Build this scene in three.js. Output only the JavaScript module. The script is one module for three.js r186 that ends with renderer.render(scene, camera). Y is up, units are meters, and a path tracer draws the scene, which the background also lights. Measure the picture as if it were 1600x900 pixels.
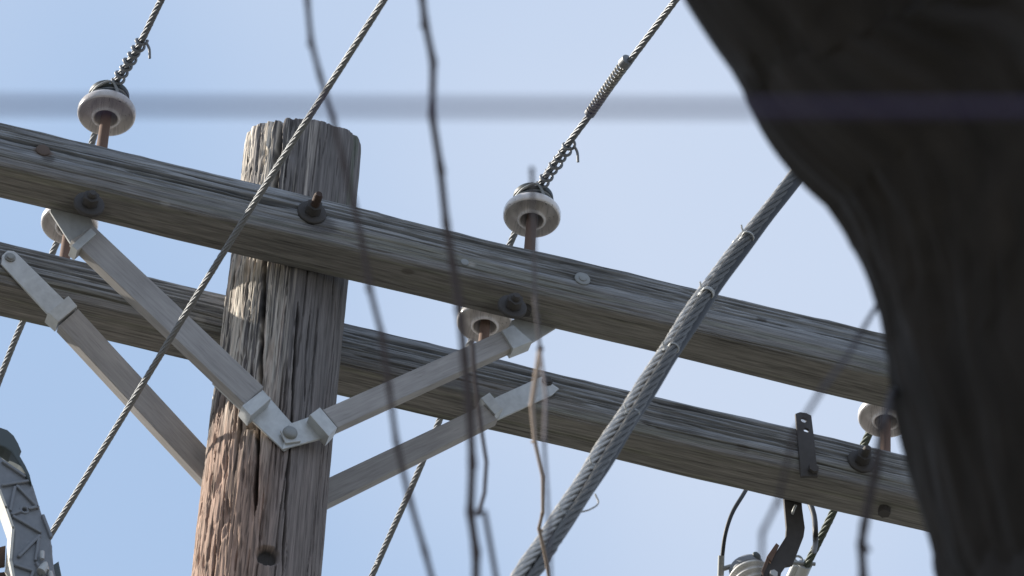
import * as THREE from 'three';
import { ImprovedNoise } from 'three/addons/math/ImprovedNoise.js';
import { mergeGeometries } from 'three/addons/utils/BufferGeometryUtils.js';
import { RoundedBoxGeometry } from 'three/addons/geometries/RoundedBoxGeometry.js';

// ------------------------------------------------------------------ camera
// A hand-held telephoto, 1.6 m above the ground, looking up 43 degrees at the pole top 12 m away.
const V = (x, y, z) => new THREE.Vector3(x, y, z);
const ARM_Y = 9.68;                                    // height of the two crossarms
const YAW = 0.23186, ELEV = 0.75402, ROLL = 0.0734, DIST = 12.0, FPX = 9762.67;
const W = V(-Math.sin(YAW) * Math.cos(ELEV), -Math.sin(ELEV), Math.cos(YAW) * Math.cos(ELEV));
const EYE = V(0.43656, ARM_Y + 0.13628, 0).addScaledVector(W, DIST);
const R0 = V(0, 1, 0).cross(W).normalize(), U0 = W.clone().cross(R0);
const RT = R0.clone().multiplyScalar(Math.cos(ROLL)).addScaledVector(U0, Math.sin(ROLL));
const UP = U0.clone().multiplyScalar(Math.cos(ROLL)).addScaledVector(R0, -Math.sin(ROLL));
const camera = new THREE.PerspectiveCamera(THREE.MathUtils.radToDeg(2 * Math.atan(450 / FPX)), 16 / 9, 0.05, 900);
camera.position.copy(EYE);
camera.quaternion.setFromRotationMatrix(new THREE.Matrix4().makeBasis(RT, UP, W));
camera.focus = 12.0;
camera.userData.fStop = 12.4;

const scene = new THREE.Scene();
const renderer = new THREE.WebGLRenderer({ antialias: true });
renderer.setSize(1024, 576);
renderer.toneMapping = THREE.LinearToneMapping;
renderer.toneMappingExposure = 1.6;
renderer.shadowMap.enabled = true;

// ------------------------------------------------------------------ sky and sun
const SUN_AZ = THREE.MathUtils.degToRad(-120), SUN_ALT = THREE.MathUtils.degToRad(31);
const SUN = V(Math.sin(SUN_AZ) * Math.cos(SUN_ALT), Math.sin(SUN_ALT), Math.cos(SUN_AZ) * Math.cos(SUN_ALT));
const perlin = new ImprovedNoise();
const N3 = (x, y, z) => perlin.noise(x + 31.7, y + 17.3, z + 5.9);
const sst = (a, b, x) => { const t = Math.min(1, Math.max(0, (x - a) / (b - a))); return t * t * (3 - 2 * t); };
const lerp = THREE.MathUtils.lerp, clamp = THREE.MathUtils.clamp;
const veil = (x, y, z) => 0.55 + 1.1 * N3(x * 9 + VO[0], y * 9 + VO[1], z * 9 + VO[2]) + 0.18 * N3(x * 30, y * 30, z * 30);
const VO = [113.95, 140.56, 0.84];
{
  const w = 2048, h = 1024, data = new Float32Array(w * h * 4);
  for (let j = 0; j < h; j++) for (let i = 0; i < w; i++) {
    const phi = (i / w - 0.5) * 2 * Math.PI, th = ((j + 0.5) / h - 0.5) * Math.PI;
    const y = Math.sin(th), x = Math.cos(th) * Math.cos(phi), z = Math.cos(th) * Math.sin(phi);
    const e = clamp(y, 0, 1), hz = Math.pow(1 - e, 3.5);
    let r = lerp(0.405, 0.70, hz), g = lerp(0.56, 0.77, hz), b = lerp(0.815, 0.88, hz);
    // thin veils of high cloud, everywhere in the sky
    const c = veil(x, y, z), k = clamp(c, 0, 1);
    r = lerp(r, 0.60, k); g = lerp(g, 0.70, k); b = lerp(b, 0.88, k);
    const s = Math.max(0, x * SUN.x + y * SUN.y + z * SUN.z), gl = 0.35 * Math.pow(s, 24);
    data.set([(r + gl) / 1.6, (g + gl) / 1.6, (b + gl * 0.9) / 1.6, 1], (j * w + i) * 4);
  }
  const t = new THREE.DataTexture(data, w, h, THREE.RGBAFormat, THREE.FloatType);
  t.mapping = THREE.EquirectangularReflectionMapping; t.magFilter = t.minFilter = THREE.LinearFilter; t.needsUpdate = true;
  scene.background = t; scene.environment = t;
}
const sun = new THREE.DirectionalLight(new THREE.Color(1, 0.93, 0.82), 5);
sun.target.position.set(0, ARM_Y, 0);
sun.position.copy(sun.target.position).addScaledVector(SUN, 30);
sun.castShadow = true; sun.shadow.mapSize.set(4096, 4096); sun.shadow.radius = 1; sun.shadow.bias = -0.0005;
Object.assign(sun.shadow.camera, { left: -7, right: 7, top: 7, bottom: -7, near: 1, far: 60 });
scene.add(sun, sun.target);

// ------------------------------------------------------------------ helpers
let seed = 20231;
const rnd = () => { seed = (seed + 0x6D2B79F5) | 0; let t = Math.imul(seed ^ (seed >>> 15), 1 | seed); t = (t + Math.imul(t ^ (t >>> 7), 61 | t)) ^ t; return ((t ^ (t >>> 14)) >>> 0) / 4294967296; };
const rr = (a, b) => a + (b - a) * rnd();
const fbm = (x, y, z, o = 3) => { let s = 0, a = 1, f = 1; for (let i = 0; i < o; i++) { s += a * N3(x * f, y * f, z * f); a *= 0.5; f *= 2.03; } return s; };
const dirOf = (px, py) => RT.clone().multiplyScalar((px - 800) / FPX).addScaledVector(UP, (450 - py) / FPX).sub(W);   // depth 1
const at = (px, py, d) => EYE.clone().addScaledVector(dirOf(px, py), d);
const onZ = (px, py, z) => { const d = dirOf(px, py); return EYE.clone().addScaledVector(d, (z - EYE.z) / d.z); };
const onY = (px, py, y) => { const d = dirOf(px, py); return EYE.clone().addScaledVector(d, (y - EYE.y) / d.y); };
const pix = (p) => { const v = p.clone().sub(EYE), z = -v.dot(W); return [800 + FPX * v.dot(RT) / z, 450 - FPX * v.dot(UP) / z, z]; };
const names = {};
const numbered = (n) => { const k = (names[n] = (names[n] ?? -1) + 1); return k ? n + '_' + String(k).padStart(3, '0') : n; };
function tag(o, label, category, group) { o.userData.label = label; o.userData.category = category; if (group) o.userData.group = group; return o; }
function thing(name, label, category, pos, group) {
  const g = new THREE.Group(); g.name = numbered(name); g.position.copy(pos); scene.add(g); tag(g, label, category, group); return g;
}
// geometry given in world coordinates; put under a parent whose world position is known
function part(parent, name, geos, mat, label) {
  const list = Array.isArray(geos) ? geos : [geos];
  const g = list.length > 1 ? mergeGeometries(list.map((q) => { const c = q.index ? q.toNonIndexed() : q; for (const k of Object.keys(c.attributes)) if (!['position', 'normal', 'uv'].includes(k)) c.deleteAttribute(k); return c; })) : list[0];
  const base = V(0, 0, 0); let p = parent; while (p && p !== scene) { base.add(p.position); p = p.parent; }
  g.translate(-base.x, -base.y, -base.z);
  const m = new THREE.Mesh(g, mat); m.name = name; m.castShadow = m.receiveShadow = true;
  if (label) m.userData.label = label;
  parent.add(m); return m;
}
const quatTo = (d) => new THREE.Quaternion().setFromUnitVectors(V(0, 1, 0), d.clone().normalize());
function place(g, pos, dir) { if (dir) g.applyQuaternion(quatTo(dir)); g.translate(pos.x, pos.y, pos.z); return g; }
const cyl = (a, b, r1, r2 = r1, n = 18) => { const d = b.clone().sub(a); return place(new THREE.CylinderGeometry(r2, r1, d.length(), n), a.clone().add(b).multiplyScalar(0.5), d); };
const tube = (pts, r, steps = 24, n = 8) => new THREE.TubeGeometry(new THREE.CatmullRomCurve3(pts), steps, r, n);
// a tube whose radius follows a function of the way along it
function taperTube(pts, radius, steps, n, rough = 0, linear = false) {
  const c = linear ? null : new THREE.CatmullRomCurve3(pts, false, 'centripetal');
  const P = [], pos = [], uv = [], idx = [];
  if (c) for (let i = 0; i <= steps; i++) P.push(c.getPoint(i / steps));
  const ref = Math.abs(P[steps].clone().sub(P[0]).normalize().z) > 0.8 ? V(1, 0, 0) : V(0, 0, 1);
  let len = 0;
  for (let i = 0; i <= steps; i++) {
    const t = P[Math.min(i + 1, steps)].clone().sub(P[Math.max(i - 1, 0)]).normalize();
    const a = ref.clone().cross(t).normalize(), b = t.clone().cross(a);
    if (i) len += P[i].distanceTo(P[i - 1]);
    for (let j = 0; j <= n; j++) {
      const q = (j % n) / n * 2 * Math.PI; let r = radius(i / steps, q, P[i]);
      if (rough) r *= 1 + rough * N3(P[i].x * 40 + Math.cos(q), P[i].y * 40, Math.sin(q) * 1.5);
      const v = P[i].clone().addScaledVector(a, Math.cos(q) * r).addScaledVector(b, Math.sin(q) * r);
      pos.push(v.x, v.y, v.z); uv.push(len, j / n);
    }
  }
  for (let i = 0; i < steps; i++) for (let j = 0; j < n; j++) { const k = i * (n + 1) + j; idx.push(k, k + 1, k + n + 1, k + 1, k + n + 2, k + n + 1); }
  const g = new THREE.BufferGeometry();
  g.setAttribute('position', new THREE.Float32BufferAttribute(pos, 3)); g.setAttribute('uv', new THREE.Float32BufferAttribute(uv, 2)); g.setIndex(idx); g.computeVertexNormals();
  return g;
}
const resample = (pts, step) => { const c = new THREE.CatmullRomCurve3(pts, false, 'centripetal'), n = Math.max(4, Math.round(c.getLength() / step)); return c.getSpacedPoints(n); };
// helix round a path
function helix(pts, radius, wire, turns, steps, n = 6, phase = 0) {
  const c = new THREE.CatmullRomCurve3(pts, false, 'centripetal'), out = [];
  for (let i = 0; i <= steps; i++) {
    const u = i / steps, p = c.getPointAt(u), t = c.getTangentAt(u), a = V(0.3, 1, 0.2).cross(t).normalize(), b = t.clone().cross(a);
    const q = phase + u * turns * 2 * Math.PI, r = typeof radius === 'function' ? radius(u) : radius;
    out.push(p.addScaledVector(a, Math.cos(q) * r).addScaledVector(b, Math.sin(q) * r));
  }
  return new THREE.TubeGeometry(new THREE.CatmullRomCurve3(out), steps, wire, n);
}
// stranded cable: n round strands laid round a core
function stranded(pts, R, n, lay, perLay = 9) {
  const c = new THREE.CatmullRomCurve3(pts, false, 'centripetal'), L = c.getLength(), steps = Math.round(L / lay * perLay);
  const P = c.getSpacedPoints(steps), rs = R * Math.sin(Math.PI / n) / (1 + Math.sin(Math.PI / n)) * 1.06, ro = R - rs, geos = [];
  const T = P.map((p, i) => P[Math.min(i + 1, steps)].clone().sub(P[Math.max(i - 1, 0)]).normalize());
  for (let k = 0; k < n; k++) {
    const pos = [], nor = [], uv = [], idx = [], m = 6;
    for (let i = 0; i <= steps; i++) {
      const q = 2 * Math.PI * (k / n + i / perLay), a = V(0.3, 1, 0.2).cross(T[i]).normalize(), b = T[i].clone().cross(a);
      const o = a.clone().multiplyScalar(Math.cos(q)).addScaledVector(b, Math.sin(q)), s = a.clone().multiplyScalar(-Math.sin(q)).addScaledVector(b, Math.cos(q));
      for (let j = 0; j <= m; j++) {
        const f = j / m * 2 * Math.PI, nn = o.clone().multiplyScalar(Math.cos(f)).addScaledVector(s, Math.sin(f));
        const v = P[i].clone().addScaledVector(o, ro).addScaledVector(nn, rs);
        pos.push(v.x, v.y, v.z); nor.push(nn.x, nn.y, nn.z); uv.push(i * 0.05, j / m);
      }
    }
    for (let i = 0; i < steps; i++) for (let j = 0; j < m; j++) { const q = i * (m + 1) + j; idx.push(q, q + 1, q + m + 1, q + 1, q + m + 2, q + m + 1); }
    const g = new THREE.BufferGeometry();
    g.setAttribute('position', new THREE.Float32BufferAttribute(pos, 3)); g.setAttribute('normal', new THREE.Float32BufferAttribute(nor, 3)); g.setAttribute('uv', new THREE.Float32BufferAttribute(uv, 2)); g.setIndex(idx);
    geos.push(g);
  }
  return mergeGeometries(geos);
}
// a plate or bar in an upright plane: its outline is read off where it stands, its thickness t goes towards +z
function plate(px, z, t, holes = [], bevel = 0.0012) {
  const pts = px.map(([x, y]) => onZ(x, y, z + t)).map((p) => new THREE.Vector2(p.x, p.y));
  if (THREE.ShapeUtils.isClockWise(pts)) pts.reverse();
  const s = new THREE.Shape(pts);
  for (const [hx, hy, r] of holes) { const p = onZ(hx, hy, z + t), h = new THREE.Path(); h.absarc(p.x, p.y, r, 0, 2 * Math.PI, true); s.holes.push(h); }
  const g = new THREE.ExtrudeGeometry(s, { depth: t - 2 * bevel, bevelEnabled: true, bevelThickness: bevel, bevelSize: bevel, bevelOffset: -bevel, bevelSegments: 2, curveSegments: 20 });
  g.translate(0, 0, z + bevel); return g;
}
const hexHead = (p, dir, r, h) => place(new THREE.CylinderGeometry(r * 0.94, r, h, 6), p.clone().addScaledVector(dir, h / 2), dir);

// ------------------------------------------------------------------ materials
function dataTex(w, h, f, srgb) {
  const d = new Uint8Array(w * h * 4), c = [0, 0, 0];
  for (let j = 0; j < h; j++) for (let i = 0; i < w; i++) { f(i / w, j / h, c); const k = (j * w + i) * 4; for (let q = 0; q < 3; q++) d[k + q] = clamp(Math.round((srgb ? Math.pow(clamp(c[q], 0, 1), 1 / 2.2) : c[q]) * 255), 0, 255); d[k + 3] = 255; }
  const t = new THREE.DataTexture(d, w, h); t.magFilter = THREE.LinearFilter; t.minFilter = THREE.LinearMipmapLinearFilter; t.generateMipmaps = true;
  t.wrapS = t.wrapT = THREE.RepeatWrapping; if (srgb) t.colorSpace = THREE.SRGBColorSpace; t.needsUpdate = true; return t;
}
const lin = (r, g, b) => new THREE.Color().setRGB(r, g, b);
const std = (c, roughness, metalness = 0, extra = {}) => new THREE.MeshStandardMaterial({ color: c, roughness, metalness, ...extra });
// mottled wear for metal and porcelain, uv in metres or so
const mottleTex = dataTex(256, 256, (u, v, c) => { const a = 2 * Math.PI * u, b = 2 * Math.PI * v, n = fbm(Math.cos(a) * 2 + Math.sin(b) * 1.3, Math.sin(a) * 2, Math.cos(b) * 2, 4); const k = clamp(0.88 + 0.11 * n, 0, 1); c[0] = k; c[1] = k * 0.99; c[2] = k * 0.97; }, true);
mottleTex.repeat.set(6, 6);
const mottleBump = mottleTex.clone(); mottleBump.colorSpace = THREE.NoColorSpace; mottleBump.repeat.set(14, 14); mottleBump.needsUpdate = true;
const grimeTex = dataTex(512, 256, (u, v, c) => { const a = 2 * Math.PI * u, n = fbm(Math.cos(a) * 3, Math.sin(a) * 3, v * 5, 4), st = N3(Math.cos(a) * 9, Math.sin(a) * 9, v * 2.5); let k = clamp(0.93 + 0.12 * n, 0, 1) * (1 - 0.2 * sst(0.15, 0.5, st + 0.3 * n)); k *= 1 - 0.5 * sst(0.42, 0.6, N3(Math.cos(a) * 16, Math.sin(a) * 16, v * 22)); c[0] = k; c[1] = k * 0.985; c[2] = k * 0.965; }, true);
const M = {
  galv: std(lin(0.60, 0.62, 0.63), 0.5, 0.35, { map: mottleTex, bumpMap: mottleBump, bumpScale: 0.0006 }),
  galvDull: std(lin(0.33, 0.345, 0.35), 0.6, 0.4, { map: mottleTex }),
  dark: std(lin(0.075, 0.07, 0.07), 0.75, 0.1, { map: mottleTex }),
  rust: std(lin(0.185, 0.118, 0.09), 0.85, 0.1, { map: mottleTex }),
  rustHead: std(lin(0.15, 0.115, 0.10), 0.9, 0, { map: mottleTex }),
  rustDark: std(lin(0.075, 0.048, 0.04), 0.8, 0.2, { map: mottleTex }),
  porcelain: new THREE.MeshPhysicalMaterial({ color: lin(0.76, 0.73, 0.72), roughness: 0.28, clearcoat: 0.9, clearcoatRoughness: 0.1, map: grimeTex }),
  glaze: std(lin(0.035, 0.045, 0.048), 0.45),
  wire: std(lin(0.21, 0.22, 0.235), 0.55, 0.3),
  wirePale: std(lin(0.30, 0.29, 0.265), 0.55, 0.4),
  alu: std(lin(0.52, 0.50, 0.465), 0.42, 0.25, { map: grimeTex }),
  weathered: std(lin(0.095, 0.092, 0.085), 0.5, 0.2, { map: grimeTex }),
  jacket: std(lin(0.022, 0.023, 0.025), 0.6),
  green: std(lin(0.075, 0.09, 0.07), 0.6, 0.2),
  cast: std(lin(0.27, 0.29, 0.325), 0.6, 0.15, { map: mottleTex }),
  castDark: std(lin(0.085, 0.105, 0.11), 0.6, 0.1),
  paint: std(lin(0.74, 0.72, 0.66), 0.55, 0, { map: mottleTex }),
  twig: std(lin(0.10, 0.084, 0.09), 0.85),
  twigDark: std(lin(0.065, 0.056, 0.06), 0.9),
  twigTan: std(lin(0.30, 0.23, 0.18), 0.8),
};

// ------------------------------------------------------------------ ground
{
  const grass = dataTex(512, 512, (u, v, c) => { const a = 2 * Math.PI * u, b = 2 * Math.PI * v, n = fbm(Math.cos(a) * 3 + Math.sin(b) * 2, Math.sin(a) * 3, Math.cos(b) * 3, 5); c[0] = 0.13 + 0.05 * n; c[1] = 0.127 + 0.045 * n; c[2] = 0.108 + 0.04 * n; }, true);
  grass.repeat.set(100, 100);
  const g = new THREE.Mesh(new THREE.PlaneGeometry(700, 700).rotateX(-Math.PI / 2), std(lin(1, 1, 1), 1, 0, { map: grass }));
  g.name = 'ground'; g.userData.kind = 'structure'; g.userData.label = 'winter grass far below the pole'; g.receiveShadow = true; scene.add(g);
}

// ------------------------------------------------------------------ utility pole
const POLE_R = (y) => 0.1141 - 0.0039 * clamp(y - ARM_Y, -3, 1) + 0.004 * Math.max(0, ARM_Y - 3 - y);
const cylHit = (px, py, r = 0.115) => {           // where a line of sight meets the front of the pole: angle, height
  const d = dirOf(px, py), a = d.x * d.x + d.z * d.z, b = EYE.x * d.x + EYE.z * d.z, c = EYE.x * EYE.x + EYE.z * EYE.z - r * r;
  const t = (-b - Math.sqrt(Math.max(0, b * b - a * c))) / a, p = EYE.clone().addScaledVector(d, t);
  return [Math.atan2(p.x, p.z), p.y];
};
const POLE_TOP = cylHit(478, 180)[1];
{
  // splits in the wood: [way down the face, half-width, depth]
  const splits = [
    { p: [[437, 185], [430, 240], [424, 300], [414, 400], [411, 470], [407, 560], [404, 640], [402, 720], [398, 800]], w: 0.0042, d: 0.045, top: 2.0 },
    { p: [[438, 182], [436, 205], [433, 245], [428, 292], [423, 330]], w: 0.0064, d: 0.06, top: 2.0 },
    { p: [[466, 470], [462, 540], [458, 600], [455, 660], [451, 720], [446, 800], [440, 900]], w: 0.0022, d: 0.018, top: 0 },
    { p: [[338, 840], [334, 900], [331, 960]], w: 0.003, d: 0.025, top: 0 },
    { p: [[372, 850], [368, 880], [366, 905]], w: 0.002, d: 0.012, top: 0 },
    { p: [[500, 470], [492, 560], [486, 640]], w: 0.0013, d: 0.008, top: 0 },
    { p: [[525, 470], [518, 560], [508, 640], [500, 720]], w: 0.001, d: 0.006, top: 0 },
    { p: [[382, 600], [376, 660], [370, 720]], w: 0.002, d: 0.012, top: 0 },
    { p: [[402, 205], [400, 240], [397, 275]], w: 0.0022, d: 0.012, top: 0 },
    { p: [[414, 225], [410, 262]], w: 0.003, d: 0.014, top: 0 },
    { p: [[455, 215], [446, 260], [442, 290]], w: 0.0015, d: 0.008, top: 0 },
  ].map((s) => ({ ...s, a: s.p.map(([x, y]) => cylHit(x, y)) }));
  for (let i = 0; i < 90; i++) { const a0 = i < 60 ? rr(-1.7, 1.2) : rr(-Math.PI, Math.PI), y0 = ARM_Y + rr(-1.1, 0.3), l = rr(0.05, 0.45); splits.push({ a: [[a0, y0 + l], [a0 + rr(-0.04, 0.04), y0 + l / 2], [a0 + rr(-0.06, 0.06), y0]], w: rr(0.0007, 0.0015), d: rr(0.003, 0.009), top: 0 }); }
  const [knA, knY] = cylHit(418, 868), [ntA, ntY] = cylHit(394, 664);
  const shadow = (th, y) => {                                // depth of every groove, hole and pit below the round
    let d = 0; const r = 0.115;
    for (const s of splits) {
      const a = s.a, n = a.length; if (y > a[0][1] + (s.top || 0.01) || y < a[n - 1][1] - 0.01) continue;
      let k = 0; while (k < n - 2 && y < a[k + 1][1]) k++;
      const u = clamp((a[k][1] - y) / (a[k][1] - a[k + 1][1]), s.top ? -20 : 0, 1), c = lerp(a[k][0], a[k + 1][0], Math.max(u, 0)) + 0.012 * N3(s.w * 5000, y * 22, 1);
      let dt = th - c; if (dt > Math.PI) dt -= 2 * Math.PI; if (dt < -Math.PI) dt += 2 * Math.PI;
      const fade = Math.min(1, (y - a[n - 1][1] + 0.01) / 0.04, s.top ? 1 : (a[0][1] + 0.01 - y) / 0.04);
      const w = s.w * (0.7 + 0.5 * N3(9, y * 16, s.d * 900)) * fade, q = Math.abs(dt) * r / Math.max(w, 1e-5);
      if (q < 1.5) d = Math.max(d, s.d * Math.max(fade, 0) * (1 - sst(0.5, 1.5, q)));
    }
    const hole = (ha, hy, rad, dep) => { const q = Math.hypot((th - ha) * r, (y - hy)) / rad; if (q < 1.25) d = Math.max(d, dep * (1 - sst(0.8, 1.15, q + 0.1 * N3(th * 20, y * 60, 3)))); };
    hole(knA, knY, 0.021, 0.016); hole(ntA, ntY, 0.011, 0.018);
    return d;
  };
  const left = (th) => { const c = Math.cos(th + 1.35); return sst(0.0, 0.75, c); };   // the weathered, more eroded quarter; sunlight is also painted into its colour
  const relief = (th, y) => {
    const cx = Math.cos(th), cz = Math.sin(th), e = left(th);
    const wv = 0.05 * N3(cx * 4, y * 5, cz * 4), fibre = N3(cx * 10 + wv * 30, y * 4.2, cz * 10), fine = N3(cx * 32 + wv * 40, y * 9, cz * 32), vf = N3(cx * 80, y * 19, cz * 80);
    const rot = Math.max(0, fbm(cx * 9 + 4, y * 13, cz * 9, 3) - 0.12) * e;
    return (0.0012 + 0.0012 * e) * fibre + (0.0006 + 0.0017 * e) * -Math.abs(fine) + 0.0007 * vf * (0.7 + 0.6 * e) - 0.010 * rot + 0.004 * N3(cx * 1.5, y * 1.3, cz * 1.5);
  };
  const slant = (th) => 0.052 * (1 - Math.cos(th + YAW));             // the top is cut at a slant
  const NA = 540, rows = [];
  for (let y = 0; y < ARM_Y - 1.15; y += 0.17) rows.push(y);
  for (let y = ARM_Y - 1.15; y < POLE_TOP - 0.004; y += 0.0031) rows.push(y);
  const H = rows.length, pos = [], uv = [], idx = [];
  const rim = (th) => 0.006 * N3(Math.cos(th) * 5, 2, Math.sin(th) * 5) + 0.0022 * N3(Math.cos(th) * 22, 7, Math.sin(th) * 22);
  for (let i = 0; i <= H + 5; i++) for (let j = 0; j <= NA; j++) {
    const th = (j % NA) / NA * 2 * Math.PI - Math.PI;
    let y, r;
    if (i < H) {
      y = rows[i]; r = POLE_R(y) + (y > ARM_Y - 1.3 ? relief(th, y) - shadow(th, y) : 0.003 * N3(Math.cos(th) * 9, y, Math.sin(th) * 9));
      const k = clamp((y - (POLE_TOP - 0.035)) / 0.035, 0, 1); r -= 0.006 * (1 - Math.sqrt(Math.max(0, 1 - k * k * 0.9)));  // worn rim
      y += rim(th) * sst(POLE_TOP - 0.05, POLE_TOP, y) + slant(th) * clamp((y - POLE_TOP + 0.3) / 0.296, 0, 1);
    } else {                                                    // the cut top
      const k = (i - H) / 5; r = (POLE_R(POLE_TOP) - 0.012 + relief(th, POLE_TOP) - Math.min(shadow(th, POLE_TOP), 0.06)) * (1 - k);
      y = POLE_TOP + rim(th) * (1 - k) + lerp(slant(th), 0.052, k) - (shadow(th, POLE_TOP) > 0.01 ? 0.03 * (1 - k) : 0);
    }
    pos.push(Math.sin(th) * r, y, Math.cos(th) * r); uv.push(j / NA, (y - (ARM_Y - 1.15)) / 1.6);
  }
  for (let i = 0; i < H + 5; i++) for (let j = 0; j < NA; j++) { const k = i * (NA + 1) + j; idx.push(k, k + 1, k + NA + 1, k + 1, k + NA + 2, k + NA + 1); }
  const g = new THREE.BufferGeometry();
  g.setAttribute('position', new THREE.Float32BufferAttribute(pos, 3)); g.setAttribute('uv', new THREE.Float32BufferAttribute(uv, 2)); g.setIndex(idx); g.computeVertexNormals();
  const map = dataTex(1024, 2048, (u, v, c) => {
    const th = u * 2 * Math.PI - Math.PI, y = v * 1.6 + ARM_Y - 1.15, cx = Math.cos(th), cz = Math.sin(th), e = left(th);
    const s1 = N3(cx * 14, y * 2.2, cz * 14), s2 = N3(cx * 46, y * 5, cz * 46), s3 = N3(cx * 130, y * 16, cz * 130), big = fbm(cx * 3, y * 2.1, cz * 3, 3);
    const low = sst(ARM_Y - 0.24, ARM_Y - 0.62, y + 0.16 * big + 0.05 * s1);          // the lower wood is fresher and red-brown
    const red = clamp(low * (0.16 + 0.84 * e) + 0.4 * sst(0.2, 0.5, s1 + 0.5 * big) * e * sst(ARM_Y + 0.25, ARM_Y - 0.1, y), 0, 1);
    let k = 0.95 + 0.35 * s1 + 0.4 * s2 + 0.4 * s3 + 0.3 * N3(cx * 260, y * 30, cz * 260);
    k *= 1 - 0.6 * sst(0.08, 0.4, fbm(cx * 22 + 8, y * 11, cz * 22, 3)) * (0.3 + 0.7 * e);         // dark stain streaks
    const grey = [0.175, 0.161, 0.157], sunlitCream = [0.58, 0.525, 0.455], rd = [0.40, 0.275, 0.213];
    const pale = e * (1 - low) * sst(-0.3, 0.3, s2 + big + 0.1);  // paler on the sunlit side: sun brightness painted into the wood colour
    for (let q = 0; q < 3; q++) { const b = lerp(lerp(grey[q], sunlitCream[q], pale), rd[q], red); c[q] = b * clamp(k, 0.3, 1.7); }
    const moss = sst(0.1, 0.5, fbm(cx * 6, y * 4, cz * 6 + 3, 3)) * sst(0.75, 1.0, Math.cos(th - 1.15)) * sst(ARM_Y - 0.1, ARM_Y + 0.12, y) * 0.6;   // green film on the right shoulder
    c[0] = lerp(c[0], 0.10, moss); c[1] = lerp(c[1], 0.125, moss); c[2] = lerp(c[2], 0.085, moss);
    const kn = Math.hypot((th - knA) * 0.115, y - knY) / 0.021; if (kn < 1) { const t = 1 - sst(0.8, 1, kn); c[0] = lerp(c[0], 0.05 + 0.02 * s3, t); c[1] = lerp(c[1], 0.045 + 0.02 * s3, t); c[2] = lerp(c[2], 0.042 + 0.02 * s3, t); }
  }, true);
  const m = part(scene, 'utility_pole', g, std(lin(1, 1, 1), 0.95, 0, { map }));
  tag(m, 'weathered round wooden utility pole with split top between the two crossarms', 'utility pole');
}

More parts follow.
